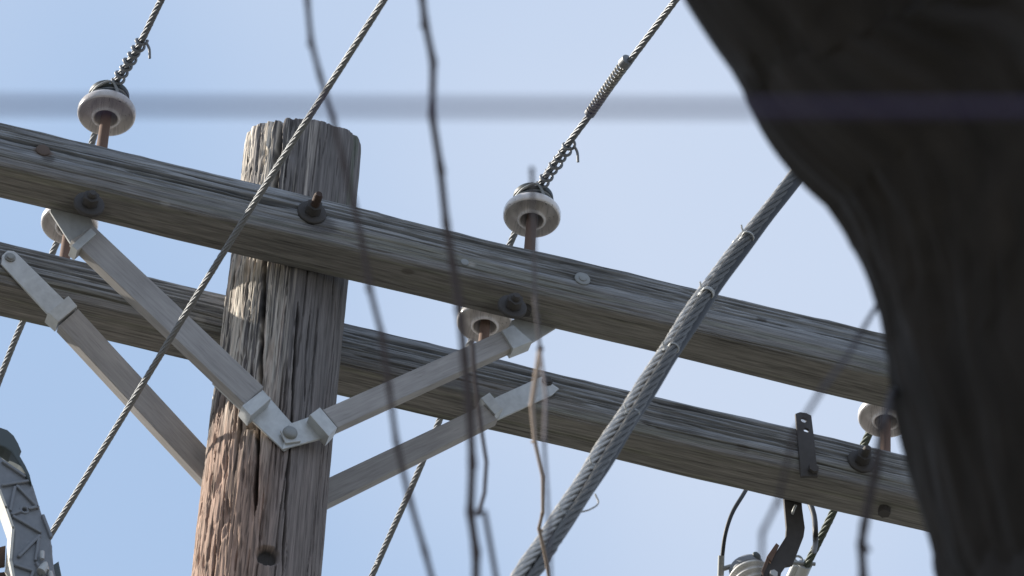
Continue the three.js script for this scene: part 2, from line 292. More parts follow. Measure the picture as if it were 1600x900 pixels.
// ------------------------------------------------------------------ crossarms
const AZ = 0.1578, HD = 0.0445, HH = 0.057, ARM_L = 1.42;
const PER = 4 * HD + 4 * HH;
function makeArm(zc, sd, spots) {
  seed = sd;
  const cracks = [];
  // front face runs from s = .0445 (its top edge) to s = .1585; the worst weather is in its upper half
  const add = (s, x0, x1, w, d, wob = 1) => cracks.push({ s, x0, x1, w, d, wob, k: rr(0, 50) });
  spots.cracks.forEach((q) => add(...q));
  for (let i = 0; i < 80; i++) { const x = rr(-1.2, 1.2), l = rr(0.08, 0.6); add(0.046 + 0.062 * Math.pow(rnd(), 1.3), x, x + l, rr(0.0007, 0.0016), rr(0.0015, 0.005)); }
  for (let i = 0; i < 50; i++) { const x = rr(-1.2, 1.2), l = rr(0.1, 0.5); add(rr(0.1, 0.24), x, x + l, rr(0.0007, 0.0014), rr(0.001, 0.003)); }
  for (let i = 0; i < 30; i++) { const x = rr(-1.2, 1.2), l = rr(0.1, 0.6); add(rr(0, 0.04), x, x + l, rr(0.0008, 0.002), rr(0.002, 0.006)); }
  const NX = 640, NS = 340, pos = [], uv = [], idx = [], RC = 0.0095;
  const ring = (s) => {                                                // point and outward normal on the rounded rectangle
    s = ((s % PER) + PER) % PER; let z, y, nz, ny;
    const seg = [[0, HH, 1, 0, 0, 1, HD], [HD, HH, 0, -1, 1, 0, 2 * HH], [HD, -HH, -1, 0, 0, -1, 2 * HD], [-HD, -HH, 0, 1, -1, 0, 2 * HH], [-HD, HH, 1, 0, 0, 1, HD]];
    for (const [z0, y0, dz, dy, a, b, L] of seg) { if (s <= L + 1e-9) { z = z0 + dz * s; y = y0 + dy * s; nz = a; ny = b; break; } s -= L; }
    const cz = clamp(z, -HD + RC, HD - RC), cy = clamp(y, -HH + RC, HH - RC), ez = z - cz, ey = y - cy;
    if (ez && ey) { const l = Math.hypot(ez, ey); nz = ez / l; ny = ey / l; z = cz + nz * RC; y = cy + ny * RC; }
    return [z, y, nz, ny];
  };
  const depth = (x, s) => {
    let d = 0;
    for (const c of cracks) {
      if (x < c.x0 || x > c.x1) continue;
      const f = Math.min(1, (x - c.x0) / 0.04, (c.x1 - x) / 0.04), cs = c.s + c.wob * (0.0035 * N3(x * 2.5, c.k, 0) + 0.0012 * N3(x * 13, c.k, 4));
      const w = c.w * (0.6 + 0.8 * Math.abs(N3(x * 7, c.k, 9)) + 0.3) * f, q = Math.abs(s - cs) / Math.max(w, 1e-5);
      if (q < 1.8) d = Math.max(d, c.d * f * (1 - sst(0.4, 1.8, q)));
    }
    return d;
  };
  for (let i = 0; i <= NX; i++) for (let j = 0; j <= NS; j++) {
    const x = -ARM_L + 2 * ARM_L * i / NX, s = PER * j / NS, [z, y, nz, ny] = ring(s), w = j === NS ? 0 : s;
    const r = 0.0006 * N3(x * 10, w * 420, sd) + 0.0009 * N3(x * 5, w * 130, sd) + 0.003 * N3(x * 2.6, w * 14, sd) - (ny > 0.3 && nz > 0.2 ? 0.003 * Math.abs(N3(x * 9, 3, sd)) : 0) - depth(x, w);
    pos.push(x, ARM_Y + y + ny * r, zc + z + nz * r); uv.push((x + ARM_L) / (2 * ARM_L), j / NS);
  }
  for (let i = 0; i < NX; i++) for (let j = 0; j < NS; j++) { const k = i * (NS + 1) + j; idx.push(k, k + NS + 1, k + 1, k + 1, k + NS + 1, k + NS + 2); }
  for (const e of [0, 1]) { const c = pos.length / 3, o = e * NX * (NS + 1); pos.push(e ? ARM_L : -ARM_L, ARM_Y, zc); uv.push(e, 0.5); for (let j = 0; j < NS; j++) e ? idx.push(c, o + j + 1, o + j) : idx.push(c, o + j, o + j + 1); }
  const g = new THREE.BufferGeometry();
  g.setAttribute('position', new THREE.Float32BufferAttribute(pos, 3)); g.setAttribute('uv', new THREE.Float32BufferAttribute(uv, 2)); g.setIndex(idx); g.computeVertexNormals();
  const map = dataTex(2048, 1024, (u, v, c) => {
    const x = (u * 2 - 1) * ARM_L, s = v * PER;
    const a = N3(x * 3.1, s * 70, sd), b = N3(x * 7, s * 230, sd + 3), f = N3(x * 18, s * 620, sd + 7), big = fbm(x * 1.6, s * 12, sd + 11, 3);
    let k = 0.97 + 0.22 * a + 0.32 * b + 0.34 * f + 0.16 * big + 0.25 * N3(x * 26, s * 260, sd + 41);
    // silver-grey on the upper part, browner on the lower face and underside, with an olive growth in streaks between
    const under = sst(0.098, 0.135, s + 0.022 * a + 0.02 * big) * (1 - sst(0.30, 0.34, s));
    const olive = sst(0.0, 0.45, fbm(x * 2.3, s * 55, sd + 21, 3) + 0.35 * Math.exp(-Math.pow((s - 0.135) / 0.03, 2)) - 0.12);
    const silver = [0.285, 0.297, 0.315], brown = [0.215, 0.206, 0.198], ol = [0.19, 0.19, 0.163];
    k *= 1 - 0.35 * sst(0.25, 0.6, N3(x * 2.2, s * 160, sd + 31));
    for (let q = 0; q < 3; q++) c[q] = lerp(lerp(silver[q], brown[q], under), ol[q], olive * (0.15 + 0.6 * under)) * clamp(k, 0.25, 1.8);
    for (const [kx, ks, kr, tone] of spots.stains) { const q = Math.hypot((x - kx) * 0.7, s - ks) / kr, t = (1 - sst(0.5, 1, q + 0.35 * f)) * 0.7; for (let w = 0; w < 3; w++) c[w] = lerp(c[w], tone[w], t); }
  }, true);
  const bump = dataTex(1024, 1024, (u, v, c) => { const x = (u * 2 - 1) * ARM_L, s = v * PER; c[0] = c[1] = c[2] = clamp(0.5 + 0.5 * N3(x * 9, s * 330, sd) + 0.4 * N3(x * 22, s * 800, sd + 2), 0, 1); }, false);
  return [g, std(lin(1, 1, 1), 0.9, 0, { map, bumpMap: bump, bumpScale: 0.0012 })];
}
const faceS = (px, py, z) => { const p = onZ(px, py, z); return [p.x, HD + (HH - (p.y - ARM_Y))]; };
const FZ = AZ + HD, RZ = -AZ + HD;                                     // the two faces turned to the camera
const ZP = V(0, 0, 1);
function roundWasher(p, dir, r, t) { return place(new THREE.LatheGeometry([[0, 0], [r, 0], [r, t * 0.6], [r * 0.9, t], [0, t]].map(([a, b]) => new THREE.Vector2(a, b)), 28), p, dir); }
function throughBolt(arm, px, py, z, opts = {}) {                          // washer, nut and threaded end on the near face
  const p = onZ(px, py, z); p.z = z - 0.001; const sz = opts.size ?? 0.056;
  const w = opts.round ? roundWasher(p, ZP, sz / 2, 0.007) : new RoundedBoxGeometry(sz, sz, 0.009, 2, 0.003).rotateZ(0.25).translate(p.x, p.y, p.z + 0.0045);
  part(arm, 'washer', w, M.dark);
  part(arm, 'nut', hexHead(p.clone().add(V(0, 0, 0.008)), ZP, 0.0165, 0.018), M.dark);
  if (opts.len) {
    part(arm, 'bolt_end', cyl(p.clone().add(V(0, 0, 0.02)), p.clone().add(V(0, 0, opts.len)), 0.009, 0.0085), opts.tip ? M.rustDark : M.dark);
    part(arm, 'bolt_tip', cyl(p.clone().add(V(0, 0, opts.len)), p.clone().add(V(0, 0, opts.len + 0.006)), 0.0085, 0.006), opts.tip ? M.rustDark : M.dark);
  }
}
const stain = (px, py, z, r, t) => [...faceS(px, py, z), r, t];
const fc = (px0, py0, px1, z, w, d) => { const a = faceS(px0, py0, z), b = onZ(px1, py0 + (px1 - px0) * 0.237, z); return [a[1], a[0], b.x, w, d]; };
let front, rear;
{
  const [g, m] = makeArm(AZ, 71, {
    cracks: [fc(-40, 204, 720, FZ, 0.0024, 0.014), fc(180, 262, 460, FZ, 0.0016, 0.008), fc(640, 352, 1000, FZ, 0.0018, 0.008), fc(700, 385, 1250, FZ, 0.0014, 0.006), fc(560, 335, 900, FZ, 0.0016, 0.008), fc(850, 415, 1400, FZ, 0.0013, 0.005), fc(1050, 446, 1390, FZ, 0.0015, 0.006)],
    stains: [stain(75, 247, FZ, 0.012, [0.06, 0.055, 0.05]), stain(67, 236, FZ, 0.016, [0.17, 0.11, 0.085]), stain(500, 350, FZ, 0.03, [0.09, 0.085, 0.09]), stain(735, 412, FZ, 0.008, [0.4, 0.38, 0.35]), stain(258, 318, FZ, 0.009, [0.34, 0.33, 0.31]), stain(1190, 500, FZ, 0.009, [0.08, 0.075, 0.07]), stain(640, 425, FZ, 0.011, [0.09, 0.08, 0.07]), stain(140, 332, FZ, 0.04, [0.10, 0.092, 0.088]), stain(800, 492, FZ, 0.04, [0.10, 0.092, 0.088])],
  });
  front = thing('crossarm', 'upper weathered grey timber crossarm in front of the pole', 'crossarm', V(0, ARM_Y, AZ));
  part(front, 'beam', g, m);
  throughBolt(front, 487, 333, FZ, { size: 0.056, len: 0.05, tip: true, round: true });
  throughBolt(front, 139, 320, FZ, { size: 0.058, round: true, len: 0.03 });
  throughBolt(front, 800, 480, FZ, { size: 0.056, round: true, len: 0.03 });
  const a = onZ(910, 436, FZ); a.z = FZ - 0.002; part(front, 'bolt_head', [roundWasher(a, ZP, 0.0155, 0.005), roundWasher(a.clone().add(V(0, 0, 0.004)), ZP, 0.008, 0.003)], M.galvDull);
  const b = onZ(67, 235, FZ); b.z = FZ - 0.002; part(front, 'bolt_head', roundWasher(b, ZP, 0.0135, 0.005), M.rustHead, 'small rusty bolt head');
  const c = onZ(726, 410, FZ); c.z = FZ - 0.002; part(front, 'bolt_head', roundWasher(c, ZP, 0.008, 0.004), M.galvDull);
}
{
  const [g, m] = makeArm(-AZ, 128, {
    cracks: [fc(-30, 385, 330, RZ, 0.0016, 0.007), fc(-30, 396, 360, RZ, 0.0018, 0.008), fc(-30, 408, 340, RZ, 0.0016, 0.007), fc(-30, 420, 300, RZ, 0.0014, 0.005), fc(530, 516, 1010, RZ, 0.0022, 0.01), fc(540, 528, 900, RZ, 0.0014, 0.006), fc(540, 540, 1000, RZ, 0.0016, 0.006), fc(540, 552, 800, RZ, 0.0014, 0.005), fc(1000, 622, 1440, RZ, 0.0022, 0.011), fc(1000, 636, 1440, RZ, 0.0014, 0.006), fc(900, 622, 1420, RZ, 0.0013, 0.006), fc(1000, 660, 1400, RZ, 0.0014, 0.005), fc(830, 600, 1300, RZ, 0.0014, 0.005)],
    stains: [stain(1348, 722, RZ, 0.03, [0.07, 0.065, 0.06]), stain(312, 498, RZ, 0.010, [0.34, 0.33, 0.31]), stain(1010, 660, RZ, 0.009, [0.08, 0.075, 0.07]), stain(1160, 700, RZ, 0.012, [0.10, 0.09, 0.08])],
  });
  rear = thing('crossarm', 'lower-looking weathered grey timber crossarm behind the pole', 'crossarm', V(0, ARM_Y, -AZ));
  part(rear, 'beam', g, m);
  throughBolt(rear, 1345, 722, RZ, { size: 0.055, round: true, len: 0.04 });
}

// ------------------------------------------------------------------ crossarm braces: timber bars with folded steel ends
const braceTex = dataTex(512, 512, (u, v, c) => { const a = 2 * Math.PI * u, n = N3(Math.cos(a) * 1.5, Math.sin(a) * 1.5, v * 60), f = N3(Math.cos(a) * 5, Math.sin(a) * 5, v * 170), b = fbm(Math.cos(a) * 1.2, Math.sin(a) * 1.2, v * 5, 3); let k = 1 + 0.14 * n + 0.12 * f + 0.16 * b; k *= 1 - 0.14 * sst(0.2, 0.7, fbm(Math.cos(a) * 3 + 7, Math.sin(a) * 3, v * 50, 3)); c[0] = 0.37 * k; c[1] = 0.352 * k; c[2] = 0.342 * k; }, true);
const braceMats = {};
function bar(px, z, t, name, parent) {                              // px: outline of the near face; grain runs along its length
  const g = plate(px, z, t, [], 0.0018), p = g.attributes.position, d = onZ(...px[1], z).sub(onZ(...px[0], z)).normalize(), uv = [];
  for (let i = 0; i < p.count; i++) { const l = p.getX(i) * d.x + p.getY(i) * d.y, w = -p.getX(i) * d.y + p.getY(i) * d.x + p.getZ(i) * 0.9; uv.push(l * 1.2, w * 4); }
  g.setAttribute('uv', new THREE.Float32BufferAttribute(uv, 2));
  braceMats.wood ??= std(lin(1, 1, 1), 0.8, 0, { map: braceTex });
  return part(parent, name, g, braceMats.wood);
}
{
  const z = 0.1165, zt = 0.1205, T = 0.021;
  const t = thing('crossarm_brace', 'pale V-shaped brace bolted to the front of the pole, nearer of the two', 'brace', onZ(448, 690, z));
  bar([[383, 632], [112, 374], [146, 352], [412, 604]], zt, T, 'timber_bar', t);
  bar([[504, 640], [790, 514], [812, 538], [528, 668]], zt, T, 'timber_bar', t);
  const gp = part(t, 'steel_end', [plate([[332, 598], [372, 608], [408, 606], [459, 664], [470, 690], [444, 704]], z, 0.0045), plate([[398, 642], [388, 632], [407, 612], [421, 622]], z + 0.004, T + 0.004)], M.galv);
  part(t, 'clip_band', [plate([[378, 634], [408, 611], [424, 622], [392, 650]], z + 0.001, T + 0.0085)], M.galv);
  part(t, 'steel_end', [plate([[441, 702], [452, 662], [492, 648], [545, 625], [562, 652], [520, 680]], z + 0.0047, 0.0045)], M.galv);
  part(t, 'clip_band', [plate([[484, 648], [500, 636], [527, 668], [514, 682]], z + 0.001, T + 0.0085)], M.galv);
  part(t, 'steel_end', [plate([[112, 383], [78, 330], [92, 300], [134, 318], [150, 362], [140, 372]], z, 0.0042)], M.galv);
  part(t, 'clip_band', [plate([[112, 383], [142, 356], [151, 365], [121, 391]], z + 0.001, T + 0.0085)], M.galv);
  part(t, 'steel_end', [plate([[788, 524], [800, 500], [852, 480], [876, 508], [832, 535], [806, 549]], z, 0.0042)], M.galv);
  part(t, 'clip_band', [plate([[784, 516], [802, 507], [832, 533], [802, 545]], z + 0.001, T + 0.0085)], M.galv);
  const b = onZ(449, 685, z); b.z = z + 0.009;
  part(t, 'washer', new RoundedBoxGeometry(0.031, 0.031, 0.005, 2, 0.0015).rotateZ(0.45).translate(b.x + 0.003, b.y - 0.004, b.z + 0.0025), M.galv);
  part(t, 'bolt_head', place(new THREE.LatheGeometry([[0, 0.009], [0.008, 0.0085], [0.0125, 0.006], [0.0138, 0.003], [0.0138, 0]].map(([x, y]) => new THREE.Vector2(x, y)).reverse(), 26), b.clone().add(V(0.001, 0.001, 0.005)), ZP), M.galvDull);
  const sh = onZ(449, 685, z); part(t, 'bolt_shank', cyl(V(sh.x, sh.y, 0.02), V(sh.x, sh.y, z + 0.012), 0.008), M.dark);
}
{
  const z = RZ + 0.0015, zt = z + 0.0045, T = 0.021;
  const t = thing('crossarm_brace', 'pale V-shaped brace passing behind the pole, bolted to the rear crossarm', 'brace', onZ(410, 815, z));
  bar([[378, 815], [92, 508], [122, 482], [414, 798]], zt, T, 'timber_bar', t);
  bar([[405, 797], [756, 632], [778, 655], [415, 836]], zt, T, 'timber_bar', t);
  part(t, 'steel_end', plate([[2, 413], [3, 399], [12, 391], [22, 392], [32, 401], [110, 478], [118, 500], [98, 510], [80, 496]], z, 0.0042), M.galv);
  part(t, 'clip_band', plate([[75, 488], [107, 462], [121, 478], [91, 503]], z + 0.001, T + 0.0085), M.galv);
  part(t, 'steel_end', plate([[750, 668], [740, 640], [778, 619], [846, 588], [874, 607], [862, 618]], z, 0.0042), M.galv);
  part(t, 'clip_band', plate([[751, 622], [765, 613], [786, 638], [774, 648]], z + 0.001, T + 0.0085), M.galv);
  part(t, 'steel_end', plate([[352, 770], [390, 762], [440, 770], [470, 790], [410, 838], [395, 836]], z - 0.0002, 0.004), M.galv);
  const h = onZ(15, 405, z); h.z = z + 0.004; part(t, 'bolt_head', [roundWasher(h, ZP, 0.0105, 0.004), roundWasher(h.clone().add(V(0, 0, 0.0035)), ZP, 0.0075, 0.003)], M.galvDull);
  const k = onZ(854, 598, z); k.z = z + 0.004; part(t, 'bolt_head', [roundWasher(k, ZP, 0.0105, 0.004), roundWasher(k.clone().add(V(0, 0, 0.0035)), ZP, 0.0075, 0.003)], M.dark);
}

// ------------------------------------------------------------------ pin insulators
const lathe = (pts, n = 56) => new THREE.LatheGeometry(pts.map(([x, y]) => new THREE.Vector2(x, y)), n);
const SKIRT = [[0.0095, 0.030], [0.0190, 0.030], [0.0205, 0.024], [0.0212, -0.006], [0.0226, -0.0095], [0.0250, -0.0102], [0.0272, -0.008], [0.0282, -0.002], [0.0292, 0.0195], [0.0325, 0.0245], [0.0400, 0.0245], [0.0462, 0.0195], [0.0488, 0.008], [0.0502, -0.002], [0.0528, -0.0030], [0.0551, 0.0010], [0.0555, 0.010], [0.0540, 0.0145], [0.0490, 0.0205], [0.0440, 0.0255], [0.0410, 0.0285], [0.0390, 0.0300], [0, 0.0305]];
function ear(side) {                                               // half of the dark grooved crown
  const s = new THREE.Shape(), R = 0.0385, a0 = Math.asin(0.0095 / R);
  s.absarc(0, 0, R, a0, Math.PI - a0, false); s.closePath();
  const g = new THREE.ExtrudeGeometry(s, { depth: 0.004, bevelEnabled: true, bevelThickness: 0.0065, bevelSize: 0.008, bevelOffset: -0.008, bevelSegments: 5, curveSegments: 18 });
  g.rotateX(-Math.PI / 2).rotateY(side > 0 ? Math.PI / 2 : -Math.PI / 2); g.translate(0, 0.0500, 0); return g;
}
let insProto;
const INS_GROUP = 'white pin insulators on the crossarms';
function insulator(pos, label, armZ) {
  let t;
  if (!insProto) {
    t = insProto = thing('pin_insulator', label, 'insulator', pos, INS_GROUP);
    part(t, 'porcelain_skirt', lathe(SKIRT).translate(pos.x, pos.y, pos.z), M.porcelain);
    part(t, 'dark_crown', [ear(1), ear(-1), lathe([[0, 0.0285], [0.0380, 0.0285], [0.0398, 0.0305], [0.0398, 0.0340], [0.0370, 0.0360], [0.0330, 0.0375], [0.0325, 0.0400], [0.0345, 0.0420], [0.0390, 0.0435], [0.0396, 0.0465], [0.0380, 0.0480], [0, 0.0480]], 44)].map((g) => g.translate(pos.x, pos.y, pos.z)), M.glaze);
    part(t, 'steel_pin', lathe([[0, 0.031], [0.0090, 0.031], [0.0092, 0.006], [0.0098, 0.0], [0.0100, -0.03], [0.0110, -0.105], [0.017, -0.112], [0.017, -0.119], [0.0085, -0.1195], [0.0085, -0.245], [0, -0.245]], 24).translate(pos.x, pos.y, pos.z), M.rust);
    part(t, 'pin_nut', [place(new THREE.CylinderGeometry(0.0125, 0.0125, 0.016, 6), V(pos.x, ARM_Y - HH - 0.006, pos.z))], M.dark);
  } else {
    t = insProto.clone(); t.name = numbered('pin_insulator'); t.position.copy(pos); tag(t, label, 'insulator', INS_GROUP); scene.add(t);
    t.children.forEach((c) => { c.userData = {}; });
  }
  return t;
}
const iA = onZ(166, 181, AZ), iB = onZ(831, 339, AZ);
const SK = (iA.y + iB.y) / 2; iA.y = iB.y = SK;
const dirC = V(0, 0, 1);
insulator(iA, 'white pin insulator standing on the front crossarm left of the pole top', AZ);
insulator(iB, 'white pin insulator standing on the front crossarm right of the pole', AZ);
const rA = onZ(109, 347, -AZ), rB = onZ(758, 503, -AZ), rC = onZ(1384, 660, -AZ);
for (const p of [rA, rB, rC]) p.y = SK;
insulator(rA, 'white insulator on the rear crossarm peeking out behind the left brace end', -AZ);
insulator(rB, 'white insulator on the rear crossarm half hidden behind the right brace end', -AZ);
insulator(rC, 'white insulator on the rear crossarm beside the dark tree trunk', -AZ);
const iC = V(rC.x + (iB.x - rB.x), SK, AZ);

// ------------------------------------------------------------------ line wires lying in the insulator crowns
const CY = SK + 0.057;                                              // height of the groove
function tie(w, c, dir, tail) {                                      // tie wire wrapped along the conductor beside an insulator
  const a = c.clone().addScaledVector(dir, 0.028), b = c.clone().addScaledVector(dir, 0.165);
  part(w, 'tie_wire', [helix([a, a.clone().lerp(b, 0.5), b], (u) => 0.0084 + 0.0022 * Math.sin(u * 9) ** 2, 0.0030, 7, 150, 6, tail), tube([b.clone().add(V(0.006, -0.006, 0)), b.clone().add(V(0.014, -0.016, -0.004)), b.clone().add(V(0.019, -0.034, -0.012))], 0.0026, 10, 6)], M.wire);
}
function neckTie(w, c, dir) {
  const y = SK + 0.0390, r = 0.0350, pts = [];
  for (let i = 0; i <= 40; i++) { const q = i / 40 * 2 * Math.PI; pts.push(V(c.x + Math.cos(q) * r, y + 0.004 * Math.sin(q * 2), c.z + Math.sin(q) * r)); }
  const up = [V(c.x - r - 0.002, y, c.z), V(c.x - r * 0.75, y + 0.003, c.z + r * 0.85), V(c.x - 0.004, y + 0.009, c.z + r * 1.22), c.clone().addScaledVector(dir, 0.045).add(V(0.009, 0.002, 0))];
  part(w, 'neck_tie', [tube(pts, 0.0028, 60, 6), tube(up, 0.0028, 16, 6)], M.galvDull);
}
function lineWire(label, ptsPx, c1, c2, R, mat, y1 = CY) {
  // ptsPx: image points of the wire toward the viewer and beyond; heights fall away gently on both sides
  const pts = [...ptsPx.near.map(([x, y, drop]) => onY(x, y, y1 - drop)), c1.clone().setY(CY), c2.clone().setY(CY), ...ptsPx.far.map(([x, y, drop]) => onY(x, y, y1 - drop))].filter(Boolean);
  const d0 = pts[0].clone().sub(pts[1]).normalize(), d1 = pts[pts.length - 1].clone().sub(pts[pts.length - 2]).normalize();
  pts.unshift(pts[0].clone().addScaledVector(d0, 9)); pts.push(pts[pts.length - 1].clone().addScaledVector(d1, 12));
  const w = thing('line_wire', label, 'wire', c1.clone().setY(CY));
  part(w, 'stranded_wire', stranded(pts, R, 6, 0.10), mat);
  const nd = pts[2].clone().sub(c1.clone().setY(CY)).normalize();
  return [w, nd, pts];
}
{
  const [w, nd] = lineWire('dark stranded line wire over the insulator left of the pole top', { near: [[252, 0, 0.0], [215, 75, 0.0]], far: [[20, 540, 0.0], [-8, 612, 0.0]] }, iA, rA, 0.0068, M.wire);
  tie(w, iA.clone().setY(CY), nd, 0.4); neckTie(w, iA, nd);
}
{
  const [w, nd, pts] = lineWire('dark stranded line wire with pale wrapped sleeve over the insulator right of the pole', { near: [[1052, 5, 0.0], [955, 135, 0.0]], far: [[660, 722, 0.0], [590, 880, 0.0]] }, iB, rB, 0.0068, M.wire);
  tie(w, iB.clone().setY(CY), nd, 1.3); neckTie(w, iB, nd);
  const a = onY(921, 178, CY), b = onY(975, 100, CY), e = onY(981, 93, CY);
  part(w, 'wrapped_sleeve', [helix([a, a.clone().lerp(b, 0.5), b], 0.0082, 0.0026, 17, 340, 6)], M.wirePale);
  part(w, 'sleeve_end', cyl(b, e, 0.0125, 0.0115), M.wire); part(w, 'sleeve_end', cyl(a, a.clone().lerp(b, 0.06), 0.0105), M.wire);
}
{
  const c = rC.clone().setY(CY);
  const pts = [iC.clone().setY(CY).add(V(0.3, -0.05, 3)), iC.clone().setY(CY), c, onY(1298, 808, CY), onY(1252, 900, CY - 0.02)];
  pts.push(pts[4].clone().add(pts[4].clone().sub(pts[3]).normalize().multiplyScalar(12)));
  const w = thing('line_wire', 'greenish line wire with tap clamp below the right end of the rear crossarm', 'wire', c);
  part(w, 'stranded_wire', stranded(pts, 0.0085, 6, 0.12), M.green);
  const k = onY(1256, 886, CY - 0.015), k2 = onY(1249, 902, CY - 0.02), d = k2.clone().sub(k).normalize();
  part(w, 'tap_clamp', [cyl(k.clone().addScaledVector(d, -0.008), k2.clone().addScaledVector(d, 0.05), 0.015, 0.014), cyl(k.clone().add(V(-0.016, 0.002, 0)), k2.clone().add(V(-0.018, 0, 0)).addScaledVector(d, 0.04), 0.009)], M.galv);
  part(w, 'clamp_bolt', [place(new THREE.TorusGeometry(0.008, 0.0026, 8, 18), k.clone().add(V(-0.014, 0.012, 0.006))), cyl(k.clone().add(V(-0.03, -0.005, 0.01)), k.clone().add(V(0.02, 0.004, 0.012)), 0.004)], M.galvDull);
  const a = at(1262, 778, 12.3), pj = onY(1272, 862, CY - 0.005);
  part(w, 'tap_wire', tube([at(1245, 740, 12.35), a, at(1272, 806, 12.25), at(1274, 835, 12.2), pj], 0.0058, 30, 8), M.jacket);
}
// the wire that crosses in front of the pole, a little lower and nearer
{
  const y = ARM_Y - 0.35, pts = [onY(600, 0, y), onY(372, 358, y), onY(145, 728, y), onY(40, 900, y)];
  const d0 = pts[0].clone().sub(pts[1]).normalize(), d1 = pts[3].clone().sub(pts[2]).normalize();
  const a = pts[0].clone().addScaledVector(d0, 7), b = pts[3].clone().addScaledVector(d1, 9);
  const w = tag(part(scene, 'line_wire', stranded([a, ...pts, b], 0.0063, 7, 0.13), M.wire), 'bare stranded wire slanting across the front of the pole and front crossarm', 'wire');
  w.name = numbered('line_wire');
}

// ------------------------------------------------------------------ service cable bundle
{
  const A = at(1241, 276, 10.9), B = at(1097, 468, 10.5), C = at(958, 690, 10.0), D = at(830, 886, 9.55);
  const axis = [A.clone().add(A.clone().sub(B).multiplyScalar(6)), A, B, C, D, D.clone().add(D.clone().sub(C).multiplyScalar(9))];
  const c = new THREE.CatmullRomCurve3(axis, false, 'centripetal'), L = c.getLength(), n = Math.round(L / 0.05);
  const t = thing('cable_bundle', 'thick bundle of twisted service cables slanting down from behind the tree trunk', 'cable', D);
  const strand = (ph, off, lay) => { const out = []; for (let i = 0; i <= n; i++) { const u = i / n, p = c.getPointAt(u), tg = c.getTangentAt(u), b = W.clone().addScaledVector(tg, -W.dot(tg)).normalize(), s = b.clone().cross(UP).negate().addScaledVector(tg, 0).normalize(), q = ph + p.distanceTo(D) / lay * 2 * Math.PI, o = off * lerp(1.32, 0.78, clamp(p.distanceTo(D) / 1.5, 0, 1)) * (1 + 0.14 * Math.sin(p.distanceTo(D) * 9 + ph) + 0.1 * Math.sin(p.distanceTo(D) * 23 + ph * 3)); out.push(p.addScaledVector(s, Math.cos(q) * o).addScaledVector(b, Math.sin(q) * o)); } return out; };
  const C4 = [[3.0, 0.0152, 0.0110], [0.5, 0.0146, 0.0094], [-0.75, 0.0140, 0.0108], [-2.3, 0.0105, 0.0100]], LAY = 7;
  part(t, 'bare_messenger', stranded(strand(C4[0][0], C4[0][1], LAY), C4[0][2], 6, 0.2), M.alu, 'bare stranded aluminium messenger');
  part(t, 'stranded_conductor', stranded(strand(C4[1][0], C4[1][1], LAY), C4[1][2], 6, 0.23), M.weathered, 'grey stranded conductor');
  part(t, 'insulated_conductor', new THREE.TubeGeometry(new THREE.CatmullRomCurve3(strand(C4[2][0], C4[2][1], LAY)), 700, C4[2][2], 14), M.jacket, 'dark smooth insulated conductor');
  part(t, 'insulated_conductor', new THREE.TubeGeometry(new THREE.CatmullRomCurve3(strand(C4[3][0], C4[3][1], LAY)), 700, C4[3][2], 12), M.jacket, 'thin dark insulated conductor');
  // wire ties pulled tight round the bundle
  const all = C4.map(([a, o]) => strand(a, o, LAY));
  const wrap = (u0, slip, turns, extra) => {
    const pts = [];
    for (let i = 0; i <= 30 * turns; i++) {
      const u = u0 + slip * i / (30 * turns), k = Math.min(n, Math.round(u * n)), p = c.getPointAt(u), tg = c.getTangentAt(u), b = W.clone().addScaledVector(tg, -W.dot(tg)).normalize(), s2 = b.clone().cross(tg), q = i / 30 * 2 * Math.PI + 2.2;
      const dir = s2.multiplyScalar(Math.cos(q)).addScaledVector(b, Math.sin(q)); let r = 0.008;
      all.forEach((st, m) => { const o = st[k].clone().sub(c.getPointAt(k / n)), a = o.dot(dir), h = C4[m][2] ** 2 - (o.lengthSq() - a * a); if (h > 0) r = Math.max(r, a + Math.sqrt(h)); });
      pts.push(p.addScaledVector(dir, r + 0.0012 + extra));
    }
    const g = new THREE.CatmullRomCurve3(pts); return [g, pts];
  };
  for (const [x, y, turns, slip] of [[1163, 376, 1.2, 0.0006], [1103, 466, 2.1, 0.0012], [1047, 556, 1.1, 0.0004], [985, 652, 1.2, 0.0010], [885, 812, 1.15, 0.0005], [928, 735, 2.2, 0.0016]]) {
    let best = 0, bd = 1e9; for (let i = 0; i <= 4000; i++) { const u = i / 4000, p = c.getPointAt(u), q = pix(p), dd = Math.hypot(q[0] - x, q[1] - y); if (q[2] > 0 && dd < bd) { bd = dd; best = u; } }
    const [g, pts] = wrap(best, slip, turns, 0), e = pts[0];
    part(t, 'tie_band', [new THREE.TubeGeometry(g, Math.round(60 * turns), 0.0016, 6), tube([e, e.clone().addScaledVector(RT, -0.004).addScaledVector(UP, 0.004), e.clone().addScaledVector(RT, -0.006).addScaledVector(UP, 0.012)], 0.0016, 6, 6)], M.galv);
  }
  { const p = at(908, 800, 9.88), q = at(926, 772, 9.9); part(t, 'loose_tie', tube([p, p.clone().addScaledVector(RT, 0.014).addScaledVector(UP, 0.004), p.clone().lerp(q, 0.5).addScaledVector(RT, 0.018), q.clone().addScaledVector(RT, 0.004)], 0.0013, 24, 6), M.wirePale); }
}

